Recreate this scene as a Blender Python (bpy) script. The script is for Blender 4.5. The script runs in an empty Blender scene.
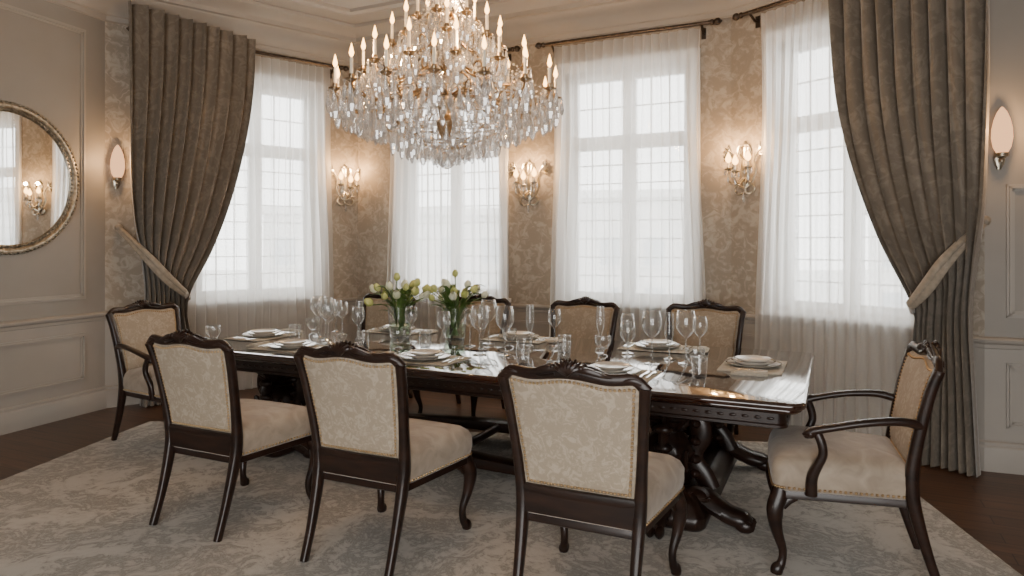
import bpy, bmesh, math, random
from mathutils import Vector, Matrix
random.seed(7)
V=Vector
pi=math.pi
scene=bpy.context.scene
# ------------------------------------------------------------------ materials
def nodes_of(name):
    m=bpy.data.materials.new(name); m.use_nodes=True
    nt=m.node_tree; nt.nodes.clear()
    o=nt.nodes.new('ShaderNodeOutputMaterial')
    return m,nt,o
def N(nt,t,**k):
    n=nt.nodes.new(t)
    for a,b in k.items():
        if a in n.inputs: n.inputs[a].default_value=b
        else: setattr(n,a,b)
    return n
def ramp(nt,src,stops):
    r=nt.nodes.new('ShaderNodeValToRGB')
    e=r.color_ramp.elements
    e[0].position=stops[0][0]; e[0].color=(*stops[0][1],1)
    e[1].position=stops[-1][0]; e[1].color=(*stops[-1][1],1)
    for p,c in stops[1:-1]:
        x=e.new(p); x.color=(*c,1)
    nt.links.new(src,r.inputs[0]); return r.outputs[0]
def noise_mat(name,stops,scale=8,rough=.6,metal=0,bump=0.0,bscale=None,detail=4,distort=0,stretch=(1,1,1),sheen=0,coat=0,spec=.5,coord='Object'):
    m,nt,o=nodes_of(name)
    p=N(nt,'ShaderNodeBsdfPrincipled',Roughness=rough,Metallic=metal)
    p.inputs['Sheen Weight'].default_value=sheen
    p.inputs['Coat Weight'].default_value=coat
    p.inputs['Coat Roughness'].default_value=.05
    p.inputs['Specular IOR Level'].default_value=spec
    tc=N(nt,'ShaderNodeTexCoord'); mp=N(nt,'ShaderNodeMapping'); mp.inputs['Scale'].default_value=stretch
    nt.links.new(tc.outputs[coord],mp.inputs[0])
    n=N(nt,'ShaderNodeTexNoise',Scale=scale,Detail=detail,Distortion=distort)
    nt.links.new(mp.outputs[0],n.inputs['Vector'])
    c=ramp(nt,n.outputs['Fac'],stops)
    nt.links.new(c,p.inputs['Base Color'])
    if bump:
        n2=N(nt,'ShaderNodeTexNoise',Scale=bscale or scale*6,Detail=3.0)
        nt.links.new(mp.outputs[0],n2.inputs['Vector'])
        b=N(nt,'ShaderNodeBump',Strength=bump,Distance=.01)
        nt.links.new(n2.outputs['Fac'],b.inputs['Height']); nt.links.new(b.outputs[0],p.inputs['Normal'])
    nt.links.new(p.outputs[0],o.inputs[0])
    return m
def s2(c,d=.06):
    return [(.35,tuple(x*(1-d) for x in c)),(.65,tuple(min(1,x*(1+d)) for x in c))]
def damask(name,ca,cb,scale,rough=.8,sheen=0,lo=.44,hi=.52,bump=.15,fine=60):
    m,nt,o=nodes_of(name)
    p=N(nt,'ShaderNodeBsdfPrincipled',Roughness=rough)
    p.inputs['Sheen Weight'].default_value=sheen
    p.inputs['Specular IOR Level'].default_value=.25
    tc=N(nt,'ShaderNodeTexCoord')
    n0=N(nt,'ShaderNodeTexNoise',Scale=scale*.7,Detail=2.0)
    nt.links.new(tc.outputs['Object'],n0.inputs['Vector'])
    mx=N(nt,'ShaderNodeMix',data_type='RGBA'); mx.inputs[0].default_value=.25
    nt.links.new(tc.outputs['Object'],mx.inputs[6]); nt.links.new(n0.outputs['Color'],mx.inputs[7])
    n=N(nt,'ShaderNodeTexNoise',Scale=scale,Detail=6.0,Roughness=.62,Distortion=1.6)
    nt.links.new(mx.outputs[2],n.inputs['Vector'])
    vo=N(nt,'ShaderNodeTexVoronoi',Scale=scale*2.2,feature='SMOOTH_F1')
    nt.links.new(mx.outputs[2],vo.inputs['Vector'])
    ma=N(nt,'ShaderNodeMath',operation='MULTIPLY_ADD'); ma.inputs[1].default_value=.25
    nt.links.new(vo.outputs['Distance'],ma.inputs[0]); nt.links.new(n.outputs['Fac'],ma.inputs[2])
    c=ramp(nt,ma.outputs[0],[(lo+.08,ca),(hi+.1,cb)])
    nt.links.new(c,p.inputs['Base Color'])
    n2=N(nt,'ShaderNodeTexNoise',Scale=fine*1.0,Detail=2.0)
    nt.links.new(tc.outputs['Object'],n2.inputs['Vector'])
    b=N(nt,'ShaderNodeBump',Strength=bump,Distance=.01)
    nt.links.new(n2.outputs['Fac'],b.inputs['Height']); nt.links.new(b.outputs[0],p.inputs['Normal'])
    nt.links.new(p.outputs[0],o.inputs[0])
    return m
def clear_mat(name,base=.05,edge=.6,tint=(.97,.98,.98),power=3.0,rough=.01,white=0.0):
    # thin clear glass: mostly transparent, reflective toward the rims
    m,nt,o=nodes_of(name)
    lw=N(nt,'ShaderNodeLayerWeight',Blend=.5)
    pw=N(nt,'ShaderNodeMath',operation='POWER'); pw.inputs[1].default_value=power
    nt.links.new(lw.outputs['Facing'],pw.inputs[0])
    ma=N(nt,'ShaderNodeMath',operation='MULTIPLY_ADD',use_clamp=True); ma.inputs[1].default_value=edge; ma.inputs[2].default_value=base
    nt.links.new(pw.outputs[0],ma.inputs[0])
    nz=N(nt,'ShaderNodeTexNoise',Scale=5.0)
    c=ramp(nt,nz.outputs['Fac'],[(0,tint),(1,tint)])
    t=N(nt,'ShaderNodeBsdfTransparent'); nt.links.new(c,t.inputs[0])
    g=N(nt,'ShaderNodeBsdfGlossy',Roughness=rough)
    src=g.outputs[0]
    if white:
        d=N(nt,'ShaderNodeBsdfTranslucent'); d.inputs[0].default_value=(.95,.96,.97,1)
        d2=N(nt,'ShaderNodeBsdfDiffuse'); d2.inputs[0].default_value=(.95,.96,.97,1)
        q=N(nt,'ShaderNodeMixShader'); q.inputs[0].default_value=.5; nt.links.new(d.outputs[0],q.inputs[1]); nt.links.new(d2.outputs[0],q.inputs[2])
        q2=N(nt,'ShaderNodeMixShader'); q2.inputs[0].default_value=white; nt.links.new(g.outputs[0],q2.inputs[1]); nt.links.new(q.outputs[0],q2.inputs[2]); src=q2.outputs[0]
    mx=N(nt,'ShaderNodeMixShader')
    nt.links.new(ma.outputs[0],mx.inputs[0])
    nt.links.new(t.outputs[0],mx.inputs[1]); nt.links.new(src,mx.inputs[2])
    nt.links.new(mx.outputs[0],o.inputs[0]); return m
def emis(name,col,st):
    m,nt,o=nodes_of(name)
    nz=N(nt,'ShaderNodeTexNoise',Scale=20.0)
    c=ramp(nt,nz.outputs['Fac'],[(.3,col),(.7,tuple(min(1,x*1.05) for x in col))])
    e=N(nt,'ShaderNodeEmission',Strength=st); nt.links.new(c,e.inputs[0]); nt.links.new(e.outputs[0],o.inputs[0]); return m

M={}
M['wood']=noise_mat('dark_mahogany',[(.3,(.008,.0036,.0025)),(.7,(.024,.010,.006))],scale=6,rough=.34,stretch=(1,1,5),bump=.03,coat=.08,spec=.4)
M['table']=noise_mat('polished_mahogany',[(.3,(.012,.004,.0025)),(.55,(.028,.009,.005)),(.75,(.050,.016,.008))],scale=3,rough=.05,stretch=(1,9,1),coat=1,distort=1.2)
M['fabric']=damask('woven_upholstery',(.405,.335,.256),(.315,.256,.19),17,sheen=.08,bump=.3,fine=220)
M['velvet']=noise_mat('velvet_seat',[(.3,(.24,.188,.14)),(.7,(.37,.30,.228))],scale=10,rough=.75,sheen=.25,bump=.1,bscale=150,distort=.9)
M['nail']=noise_mat('brass_nails',s2((.42,.29,.16)),scale=40,rough=.35,metal=1)
M['wallpaper']=damask('floral_wallpaper',(.40,.348,.284),(.285,.240,.190),9,rough=.7,lo=.42,hi=.55,bump=.05)
M['paint']=noise_mat('taupe_paint',s2((.27,.245,.215),.03),scale=3,rough=.55,bump=.02)
M['trim']=noise_mat('trim_paint',s2((.33,.298,.26),.03),scale=3,rough=.45)
M['ceil']=noise_mat('ceiling_paint',s2((.40,.365,.32),.03),scale=2,rough=.8)
M['white']=noise_mat('window_frame_paint',s2((.80,.80,.80),.03),scale=5,rough=.5)
M['drape']=damask('damask_velvet_drape',(.20,.166,.128),(.148,.121,.091),9,rough=.55,sheen=.4,lo=.42,hi=.54)
M['tie']=noise_mat('tieback_velvet',s2((.27,.225,.17),.15),scale=30,rough=.6,sheen=.3)
M['rod']=noise_mat('bronze_rod',s2((.07,.055,.045),.2),scale=20,rough=.35,metal=.9)
M['gold']=noise_mat('antique_brass',[(.3,(.26,.18,.11)),(.7,(.50,.38,.24))],scale=25,rough=.3,metal=1)
M['silver']=noise_mat('silver_leaf',[(.3,(.36,.32,.25)),(.7,(.62,.56,.46))],scale=25,rough=.3,metal=1,bump=.2,bscale=60)
M['mframe']=noise_mat('antiqued_mirror_frame',[(.3,(.16,.14,.11)),(.7,(.42,.38,.31))],scale=30,rough=.4,metal=1,bump=.3,bscale=60)
M['cutlery']=noise_mat('polished_silver',s2((.82,.81,.79),.04),scale=15,rough=.13,metal=1)
M['mirror']=noise_mat('mirror_silvering',s2((.9,.92,.92),.01),scale=2,rough=.01,metal=1)
M['china']=noise_mat('china',s2((.68,.65,.60),.02),scale=6,rough=.15,coat=.5)
M['chinarim']=noise_mat('china_rim',s2((.30,.28,.24),.25),scale=70,rough=.2,coat=.3)
M['linen']=noise_mat('linen',s2((.42,.385,.32),.10),scale=60,rough=.9,bump=.2,bscale=200)
M['glass']=clear_mat('drinking_glass',.10,.95,(.94,.95,.95),1.5,.01,.22)
M['pane']=clear_mat('window_pane',.02,.5,(.97,.98,.98),4)
M['crystal']=clear_mat('cut_crystal',.42,.5,(.97,.97,.97),1.5,.05,.36)
M['candle']=noise_mat('ivory_candle',s2((.85,.77,.62),.05),scale=20,rough=.5)
M['flame']=emis('flame_bulb',(1,.50,.15),12)
M['shade']=emis('frosted_lamp_glass',(1,.50,.24),1.8)
M['green']=noise_mat('leaf_green',[(.3,(.050,.105,.020)),(.7,(.13,.21,.05))],scale=14,rough=.45)
M['petal']=noise_mat('tulip_petal_white',[(.3,(.62,.64,.42)),(.7,(.85,.85,.70))],scale=14,rough=.5)
M['petaly']=noise_mat('tulip_petal_yellow',[(.3,(.42,.46,.12)),(.7,(.68,.68,.28))],scale=14,rough=.5)
M['water']=clear_mat('vase_water',.03,.3,(.84,.93,.84))
M['building']=noise_mat('pale_stone',s2((.66,.65,.64),.08),scale=.3,rough=.9)
M['bglass']=noise_mat('far_window_glass',s2((.42,.45,.48),.1),scale=.3,rough=.3)
M['ground']=noise_mat('street_paving',s2((.5,.5,.49),.1),scale=.4,rough=.9)
# sheer
m,nt,o=nodes_of('sheer_voile')
tc=N(nt,'ShaderNodeTexCoord'); nz=N(nt,'ShaderNodeTexNoise',Scale=120.0); nt.links.new(tc.outputs['Object'],nz.inputs['Vector'])
c=ramp(nt,nz.outputs['Fac'],[(.3,(.90,.90,.885)),(.7,(.96,.96,.945))])
tr=N(nt,'ShaderNodeBsdfTranslucent'); df=N(nt,'ShaderNodeBsdfDiffuse'); tp=N(nt,'ShaderNodeBsdfTransparent')
nt.links.new(c,tr.inputs[0]); nt.links.new(c,df.inputs[0])
m1=N(nt,'ShaderNodeMixShader'); m1.inputs[0].default_value=.24
nt.links.new(tr.outputs[0],m1.inputs[1]); nt.links.new(df.outputs[0],m1.inputs[2])
lw=N(nt,'ShaderNodeLayerWeight',Blend=.35)
mr=N(nt,'ShaderNodeMapRange'); mr.inputs['To Min'].default_value=.56; mr.inputs['To Max'].default_value=.98
nt.links.new(lw.outputs['Facing'],mr.inputs[0])
m2=N(nt,'ShaderNodeMixShader'); nt.links.new(mr.outputs[0],m2.inputs[0])
nt.links.new(tp.outputs[0],m2.inputs[1]); nt.links.new(m1.outputs[0],m2.inputs[2]); nt.links.new(m2.outputs[0],o.inputs[0])
M['sheer']=m
# floor planks
m,nt,o=nodes_of('walnut_floor')
tc=N(nt,'ShaderNodeTexCoord'); mp=N(nt,'ShaderNodeMapping'); mp.inputs['Rotation'].default_value=(0,0,math.radians(25))
nt.links.new(tc.outputs['Object'],mp.inputs[0])
bk=N(nt,'ShaderNodeTexBrick',Scale=1.0); bk.inputs['Brick Width'].default_value=1.6; bk.inputs['Row Height'].default_value=.13
bk.inputs['Mortar Size'].default_value=.003; bk.inputs['Color1'].default_value=(.075,.034,.017,1); bk.inputs['Color2'].default_value=(.12,.057,.029,1); bk.inputs['Mortar'].default_value=(.012,.006,.004,1)
nt.links.new(mp.outputs[0],bk.inputs['Vector'])
mp2=N(nt,'ShaderNodeMapping'); mp2.inputs['Scale'].default_value=(1,14,1); nt.links.new(mp.outputs[0],mp2.inputs[0])
nz=N(nt,'ShaderNodeTexNoise',Scale=3.0,Detail=5.0); nt.links.new(mp2.outputs[0],nz.inputs['Vector'])
g=ramp(nt,nz.outputs['Fac'],[(.3,(.55,.55,.55)),(.7,(1.2,1.2,1.2))])
mx=N(nt,'ShaderNodeMix',data_type='RGBA',blend_type='MULTIPLY'); mx.inputs[0].default_value=1
nt.links.new(bk.outputs[0],mx.inputs[6]); nt.links.new(g,mx.inputs[7])
p=N(nt,'ShaderNodeBsdfPrincipled',Roughness=.32); nt.links.new(mx.outputs[2],p.inputs['Base Color']); nt.links.new(p.outputs[0],o.inputs[0])
M['floor']=m
# rug
m,nt,o=nodes_of('distressed_rug')
tc=N(nt,'ShaderNodeTexCoord')
n1=N(nt,'ShaderNodeTexNoise',Scale=1.7,Detail=9.0,Roughness=.72,Distortion=.8)
nt.links.new(tc.outputs['Object'],n1.inputs['Vector'])
n3=N(nt,'ShaderNodeTexNoise',Scale=6.0,Detail=9.0,Roughness=.74,Distortion=3.0)
nt.links.new(tc.outputs['Object'],n3.inputs['Vector'])
a=N(nt,'ShaderNodeMath',operation='MULTIPLY_ADD'); a.inputs[1].default_value=.7; nt.links.new(n3.outputs['Fac'],a.inputs[0]); nt.links.new(n1.outputs['Fac'],a.inputs[2])
c=ramp(nt,a.outputs[0],[(.74,(.58,.555,.51)),(.82,(.52,.495,.452)),(.88,(.32,.303,.277)),(.93,(.44,.418,.382)),(1.0,(.55,.525,.48))])
p=N(nt,'ShaderNodeBsdfPrincipled',Roughness=.95); nt.links.new(c,p.inputs['Base Color'])
n2=N(nt,'ShaderNodeTexNoise',Scale=220.0,Detail=2.0); nt.links.new(tc.outputs['Object'],n2.inputs['Vector'])
b=N(nt,'ShaderNodeBump',Strength=.5,Distance=.006); nt.links.new(n2.outputs['Fac'],b.inputs['Height']); nt.links.new(b.outputs[0],p.inputs['Normal'])
nt.links.new(p.outputs[0],o.inputs[0]); M['rug']=m

# ------------------------------------------------------------------ mesh builder
def cat(pts,n=6):
    out=[]; P=[tuple(p) for p in pts]; L=len(P)
    for i in range(L-1):
        p0=P[max(i-1,0)];p1=P[i];p2=P[i+1];p3=P[min(i+2,L-1)]
        for k in range(n):
            t=k/n
            out.append(tuple(.5*((2*b)+(-a+c)*t+(2*a-5*b+4*c-d)*t*t+(-a+3*b-3*c+d)*t**3) for a,b,c,d in zip(p0,p1,p2,p3)))
    out.append(P[-1]); return out
class MB:
    def __init__(s): s.v=[];s.f=[];s.m=[];s.X=None
    def add(s,vs,fs,m=0):
        o=len(s.v)
        if s.X is not None: vs=[s.X@V(v) for v in vs]
        s.v.extend([tuple(v) for v in vs]); s.f.extend([tuple(i+o for i in f) for f in fs]); s.m.extend([m]*len(fs))
    def box(s,a,b,m=0):
        x0,y0,z0=a;x1,y1,z1=b
        s.add([(x0,y0,z0),(x1,y0,z0),(x1,y1,z0),(x0,y1,z0),(x0,y0,z1),(x1,y0,z1),(x1,y1,z1),(x0,y1,z1)],
              [(0,3,2,1),(4,5,6,7),(0,1,5,4),(1,2,6,5),(2,3,7,6),(3,0,4,7)],m)
    def tube(s,pts,rad=None,ref=(0,0,1),n=8,sq=1.0,m=0,sm=0,cap=True,closed=False):
        if sm: pts=cat(pts,sm)
        ref=V(ref); vs=[];fs=[];L=len(pts)
        for i,p in enumerate(pts):
            c=V(p[:3])
            if closed: t=V(pts[(i+1)%L][:3])-V(pts[i-1][:3])
            else: t=V(pts[min(i+1,L-1)][:3])-V(pts[max(i-1,0)][:3])
            t.normalize(); a=ref.cross(t)
            if a.length<1e-3: a=V((1,.01,0)).cross(t)
            a.normalize(); b=t.cross(a)
            if rad is not None: ra=rb=rad
            else: ra=p[3]; rb=p[4] if len(p)>4 else ra
            for k in range(n):
                th=2*pi*k/n+(pi/n if sq<1 and n==4 else 0); cc=math.cos(th);ss=math.sin(th)
                cc=math.copysign(abs(cc)**sq,cc);ss=math.copysign(abs(ss)**sq,ss)
                vs.append(c+a*ra*cc+b*rb*ss)
        R=L if closed else L-1
        for i in range(R):
            j=(i+1)%L
            for k in range(n):
                k2=(k+1)%n; fs.append((i*n+k,i*n+k2,j*n+k2,j*n+k))
        if cap and not closed:
            fs.append(tuple(range(n))); fs.append(tuple((L-1)*n+k for k in range(n)))
        s.add(vs,fs,m)
    def lathe(s,prof,seg=16,c=(0,0,0),m=0,mod=None,capb=True,capt=True,sx=1,sy=1):
        vs=[];fs=[];L=len(prof)
        for i,(r,z) in enumerate(prof):
            for k in range(seg):
                th=2*pi*k/seg; rr=r*(mod(th,z) if mod else 1)
                vs.append((c[0]+rr*math.cos(th)*sx,c[1]+rr*math.sin(th)*sy,c[2]+z))
        for i in range(L-1):
            for k in range(seg):
                k2=(k+1)%seg; fs.append((i*seg+k,i*seg+k2,(i+1)*seg+k2,(i+1)*seg+k))
        if capb and prof[0][0]>1e-5: fs.append(tuple(range(seg)))
        if capt and prof[-1][0]>1e-5: fs.append(tuple((L-1)*seg+k for k in range(seg)))
        s.add(vs,fs,m)
    def ball(s,c,r,m=0,seg=8,rings=5,sc=(1,1,1)):
        prof=[(max(1e-6,r*math.sin(pi*i/rings)),-r*math.cos(pi*i/rings)*sc[2]) for i in range(rings+1)]
        s.lathe(prof,seg,c,m,capb=False,capt=False,sx=sc[0],sy=sc[1])
    def loft(s,rings,m=0,capa=True,capb=True):
        n=len(rings[0]);vs=[];fs=[]
        for r in rings: vs+=r
        for i in range(len(rings)-1):
            for k in range(n):
                k2=(k+1)%n; fs.append((i*n+k,i*n+k2,(i+1)*n+k2,(i+1)*n+k))
        if capa: fs.append(tuple(range(n)))
        if capb: fs.append(tuple((len(rings)-1)*n+k for k in range(n)))
        s.add(vs,fs,m)
    def grid(s,rows,m=0):
        n=len(rows[0]);vs=[];fs=[]
        for r in rows: vs+=r
        for i in range(len(rows)-1):
            for k in range(n-1): fs.append((i*n+k,i*n+k+1,(i+1)*n+k+1,(i+1)*n+k))
        s.add(vs,fs,m)
    def mesh(s,name,mats,smooth=35,weld=True,recalc=True):
        me=bpy.data.meshes.new(name); me.from_pydata(s.v,[],s.f)
        for mt in mats: me.materials.append(M[mt])
        me.polygons.foreach_set('material_index',s.m)
        bm=bmesh.new(); bm.from_mesh(me)
        if weld: bmesh.ops.remove_doubles(bm,verts=bm.verts,dist=1e-5)
        if recalc: bmesh.ops.recalc_face_normals(bm,faces=bm.faces)
        bm.to_mesh(me); bm.free()
        if smooth:
            me.shade_smooth(); me.set_sharp_from_angle(angle=math.radians(smooth))
        me.update(); return me
def ob(name,me,parent=None,loc=(0,0,0),rz=0):
    o=bpy.data.objects.new(name,me); scene.collection.objects.link(o)
    o.location=loc; o.rotation_euler=(0,0,rz)
    if parent: o.parent=parent
    return o
def empty(name,loc=(0,0,0),rz=0):
    o=bpy.data.objects.new(name,None); scene.collection.objects.link(o); o.empty_display_size=.2
    o.location=loc; o.rotation_euler=(0,0,rz); return o

# ------------------------------------------------------------------ room layout
B=V((-3.75,6.29));A=V((-1.8,7.97));C=V((1.98,6.17));D=V((3.15,4.55));E=V((4.0,4.24));F=V((5.2,-2.0));L0=V((-6.55,-2.0))
CEN=V((0,3.5)); ZW=3.62; ZC=3.95; ZR=.86
def frame(P,Q):
    d=(Q-P).normalized(); n=V((-d.y,d.x))
    if n.dot(CEN-(P+Q)/2)<0: n=-n
    return Matrix(((d.x,n.x,0,P.x),(d.y,n.y,0,P.y),(0,0,1,0),(0,0,0,1)))
ZS,ZT=.95,3.22
def wall(name,P,Q,wins,up='wallpaper',T=.24,e0=.0,e1=.0,low='trim'):
    X=frame(P,Q); Ln=(Q-P).length; b=MB(); b.X=X
    cuts=[-e0]
    for w in wins: cuts+=[w[0],w[1]]
    cuts.append(Ln+e1)
    for i in range(0,len(cuts),2):
        b.box((cuts[i],-T,0),(cuts[i+1],0,ZR),1); b.box((cuts[i],-T,ZR),(cuts[i+1],0,ZC),0)
    for w in wins:
        z0,z1=(w[2],w[3]) if len(w)>2 else (ZS,ZT)
        if z0>0:
            b.box((w[0],-T,0),(w[1],0,ZR),1)
            b.box((w[0],-T,ZR),(w[1],0,z0),0)
        b.box((w[0],-T,z1),(w[1],0,ZC),0)
    ob(name,b.mesh(name,[up,low],smooth=0,weld=False))
    return X
WC=[(.36,1.60),(2.32,3.56)]
XL=wall('wall_left',B,L0,[],'paint',e0=0)
XA=wall('wall_back_left',B,A,[(.80,2.06)])
XC=wall('wall_back',C,A,WC,e0=.05,e1=.05)
XR=wall('wall_back_right',C,D,[(.45,1.62)])
XE=wall('wall_right',D,E,[],'paint',e1=.1)
XF=wall('wall_right_side',E,F,[],'paint')
XB=wall('wall_rear',L0,F,[(3.6,8.2,0,2.6)],'paint')  # unseen opening behind the camera, added to let sky light in as fill
poly=[L0,B,A,C,D,E,F]
def offs(poly,d,closed=True):
    out=[];n=len(poly)
    for i,p in enumerate(poly):
        ns=[]
        for a,b in ((poly[i-1],p),(p,poly[(i+1)%n])):
            dd=(b-a).normalized(); nn=V((-dd.y,dd.x))
            if nn.dot(CEN-(a+b)/2)<0: nn=-nn
            ns.append(nn)
        mm=(ns[0]+ns[1])/(1+ns[0].dot(ns[1]))
        out.append(p+mm*d)
    return out
def sweep(name,prof,mat):
    b=MB(); n=len(poly); rings=[]
    for (d,z) in prof:
        rings.append([(q.x,q.y,z) for q in offs(poly,d)])
    for i in range(n-1):
        vs=[];fs=[]
        for r in rings: vs+= [r[i],r[i+1]]
        for k in range(len(rings)-1): fs.append((2*k,2*k+1,2*k+3,2*k+2))
        b.add(vs,fs)
    return ob(name,b.mesh(name,[mat],smooth=30))
sweep('baseboard_main',[(0,.0),(.03,.0),(.03,.15),(.024,.165),(.018,.17),(.018,.19),(.008,.2),(0,.2)],'trim')
sweep('trim_1',[(0,ZR-.05),(.012,ZR-.045),(.016,ZR-.02),(.035,ZR-.005),(.04,ZR+.012),(.028,ZR+.025),(0,ZR+.03)],'trim')
sweep('trim_2',[(0,ZW-.06),(.02,ZW-.05),(.025,ZW-.01),(.04,ZW),(.045,ZW+.03),(.06,ZW+.06),(.10,ZW+.11),(.16,ZW+.15),(.17,ZW+.17),(.20,ZW+.18),(.205,ZW+.22),(.26,ZW+.27),(.33,ZW+.295),(.34,ZC-.005)],'trim')
sweep('trim_3',[(.62,ZC),(.62,ZC-.02),(.65,ZC-.045),(.70,ZC-.05),(.74,ZC-.03),(.75,ZC)],'trim')
b=MB(); o1=offs(poly,-.3)
b.add([(p.x,p.y,0) for p in o1]+[(p.x,p.y,-.1) for p in o1],[tuple(range(7)),tuple(range(7,14))]+[(i,(i+1)%7,(i+1)%7+7,i+7) for i in range(7)])
ob('floor',b.mesh('floor',['floor'],smooth=0))
b=MB()
b.add([(p.x,p.y,ZC) for p in o1]+[(p.x,p.y,ZC+.1) for p in o1],[tuple(range(7)),tuple(range(7,14))]+[(i,(i+1)%7,(i+1)%7+7,i+7) for i in range(7)])
ob('ceiling',b.mesh('ceiling',['ceil'],smooth=0))
def panel(b,s0,s1,z0,z1):
    for w,i,h in ((.016,0,.012),(.014,.014,.022),(.02,.026,.009)):
        a0,a1,c0,c1=s0+i,s1-i,z0+i,z1-i
        b.box((a0,.0,c0),(a1,h,c0+w)); b.box((a0,.0,c1-w),(a1,h,c1)); b.box((a0,0,c0),(a0+w,h,c1)); b.box((a1-w,0,c0),(a1,h,c1))
b=MB(); b.X=XL
for s0,s1 in ((.2,2.5),(2.75,5.0),(5.25,7.5)):
    panel(b,s0,s1,1.02,3.42); panel(b,s0,s1,.29,.72)
ob('trim_4',b.mesh('trim_4',['trim'],smooth=0,weld=False))
b=MB(); b.X=XA
for s0,s1 in ((.1,.72),(.8,2.06),(2.14,2.48)): panel(b,s0,s1,.29,.72)
b.X=XC
for s0,s1 in ((.06,.28),(.36,1.6),(1.68,2.24),(2.32,3.56),(3.64,4.0)): panel(b,s0,s1,.29,.72)
b.X=XR
for s0,s1 in ((.06,.38),(.45,1.62),(1.68,1.94)): panel(b,s0,s1,.29,.72)
b.X=XE
panel(b,.12,.8,.29,.72); panel(b,.12,.8,1.02,1.9)
ob('trim_5',b.mesh('trim_5',['trim'],smooth=0,weld=False))

# windows
def window(name,X,s0,s1):
    e=empty(name)
    b=MB(); b.X=X
    z0,z1=ZS,ZT
    for w,i,h in ((.09,-.09,.022),(.03,-.09,.036)):
        b.box((s0+i,0,z0-.02),(s0+i+w,h,z1-i)); b.box((s1-i-w,0,z0-.02),(s1-i,h,z1-i)); b.box((s0+i,0,z1-i-w),(s1-i,h,z1-i))
    b.box((s0-.12,-.1,z0-.045),(s1+.12,.055,z0-.005))
    y0,y1=-.2,-.13
    def fr(a,c,d,f,w,y0=y0,y1=y1):
        b.box((a,y0,d),(a+w,y1,f)); b.box((c-w,y0,d),(c,y1,f)); b.box((a,y0,d),(c,y1,d+w)); b.box((a,y0,f-w),(c,y1,f))
    fr(s0,s1,z0-.01,z1,.05,-.22,-.08)
    mid=(s0+s1)/2; zt=2.52
    b.box((s0,-.21,zt-.05),(s1,-.1,zt+.05)); b.box((mid-.035,-.21,z0),(mid+.035,-.1,z1))
    for a,c in ((s0+.05,mid-.03),(mid+.03,s1-.05)):
        fr(a,c,z0+.04,zt-.03,.04); fr(a,c,zt+.03,z1-.05,.035)
        w=c-a; q=.0055
        for k in (1,2): b.box((a+w*k/3-q,-.175,z0+.05),(a+w*k/3+q,-.155,z1-.06))
        for k in range(1,8):
            z=z0+.06+(zt-z0-.1)*k/8; b.box((a,-.175,z-q),(c,-.155,z+q))
        for k in range(1,2):
            z=zt+.05+(z1-zt-.1)*k/2; b.box((a,-.175,z-q),(c,-.155,z+q))
    ob('frame',b.mesh('window_frame',['white'],smooth=0,weld=False),e)
    b=MB(); b.X=X; b.box((s0+.05,-.168,z0+.04),(s1-.05,-.163,z1-.05))
    ob('glass_pane',b.mesh('window_pane',['pane'],smooth=0),e)
    l=bpy.data.lights.new('sky_portal','AREA'); l.shape='RECTANGLE'; l.size=s1-s0; l.size_y=z1-z0; l.cycles.is_portal=True
    lo=bpy.data.objects.new('sky_portal',l); scene.collection.objects.link(lo)
    c=X@V(((s0+s1)/2,-.23,(z0+z1)/2)); nrm=(X.to_3x3()@V((0,1,0)))
    lo.location=c; lo.rotation_euler=nrm.to_track_quat('-Z','Z').to_euler(); lo.parent=e
window('window_1',XA,.80,2.06)
window('window_2',XC,*WC[1]); window('window_3',XC,*WC[0]); window('window_4',XR,.45,1.62)
l=bpy.data.lights.new('sky_portal','AREA'); l.shape='RECTANGLE'; l.size=4.6; l.size_y=2.6; l.cycles.is_portal=True
lo=bpy.data.objects.new('rear_fill_portal',l); scene.collection.objects.link(lo); lo.location=(-.65,-2.2,1.3); lo.rotation_euler=V((0,1,0)).to_track_quat('-Z','Z').to_euler()  # samples sky fill through the added rear opening, out of view

# curtains
def interp(rows,t):
    n=len(rows)-1; x=t*n; i=min(int(x),n-1); f2=x-i
    p0=rows[max(i-1,0)];p1=rows[i];p2=rows[i+1];p3=rows[min(i+2,n)]
    return [.5*((2*b_)+(-a+c_)*f2+(2*a-5*b_+4*c_-d)*f2*f2+(-a+3*b_-3*c_+d)*f2**3) for a,b_,c_,d in zip(p0,p1,p2,p3)]
def cloth(name,X,rows,folds,amp,off,mat,nr=50,per=10,seed=0,wob=.25):
    rnd=random.Random(seed); aa=[rnd.uniform(.65,1.25) for _ in range(folds+2)]
    b=MB(); b.X=X; R=[]
    nc=folds*per
    for i in range(nr+1):
        v=i/nr; zi,zo,si,so=interp(rows,v)[:4]; row=[]
        for j in range(nc+1):
            u=j/nc; k=u*folds; ki=int(min(k,folds-1)); fr=k-ki
            A_=aa[ki]*(1-fr)+aa[ki+1]*fr
            uu=u+ .25/folds*math.sin(2*pi*k+1.1)*wob*2+ .012*math.sin(5*v+ki*.7)
            uu=min(max(uu,0),1)
            s=si+(so-si)*uu; z=zi+(zo-zi)*u
            y=off+amp*A_*math.cos(2*pi*k+.5*math.sin(3*v+seed))+amp*.35*math.sin(4*pi*k+2*v*3+seed)
            y+=amp*.25*math.sin(v*7+k*1.3)
            row.append((s,max(y,.03),z))
        R.append(row)
    b.grid(R)
    return b.mesh(name,[mat],smooth=80,recalc=False)
def sheer(X,s0,s1,seed):
    zt=3.47
    rows=[(zt,zt,s0,s1),(2.5,2.5,s0-.0,s1+.0),(1.3,1.3,s0-.03,s1+.03),(.015,.015,s0-.06,s1+.06)]
    ob('sheer_curtain',cloth('sheer_curtain',X,rows,int((s1-s0)/.085),.018,.088,'sheer',nr=24,per=8,seed=seed))
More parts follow.
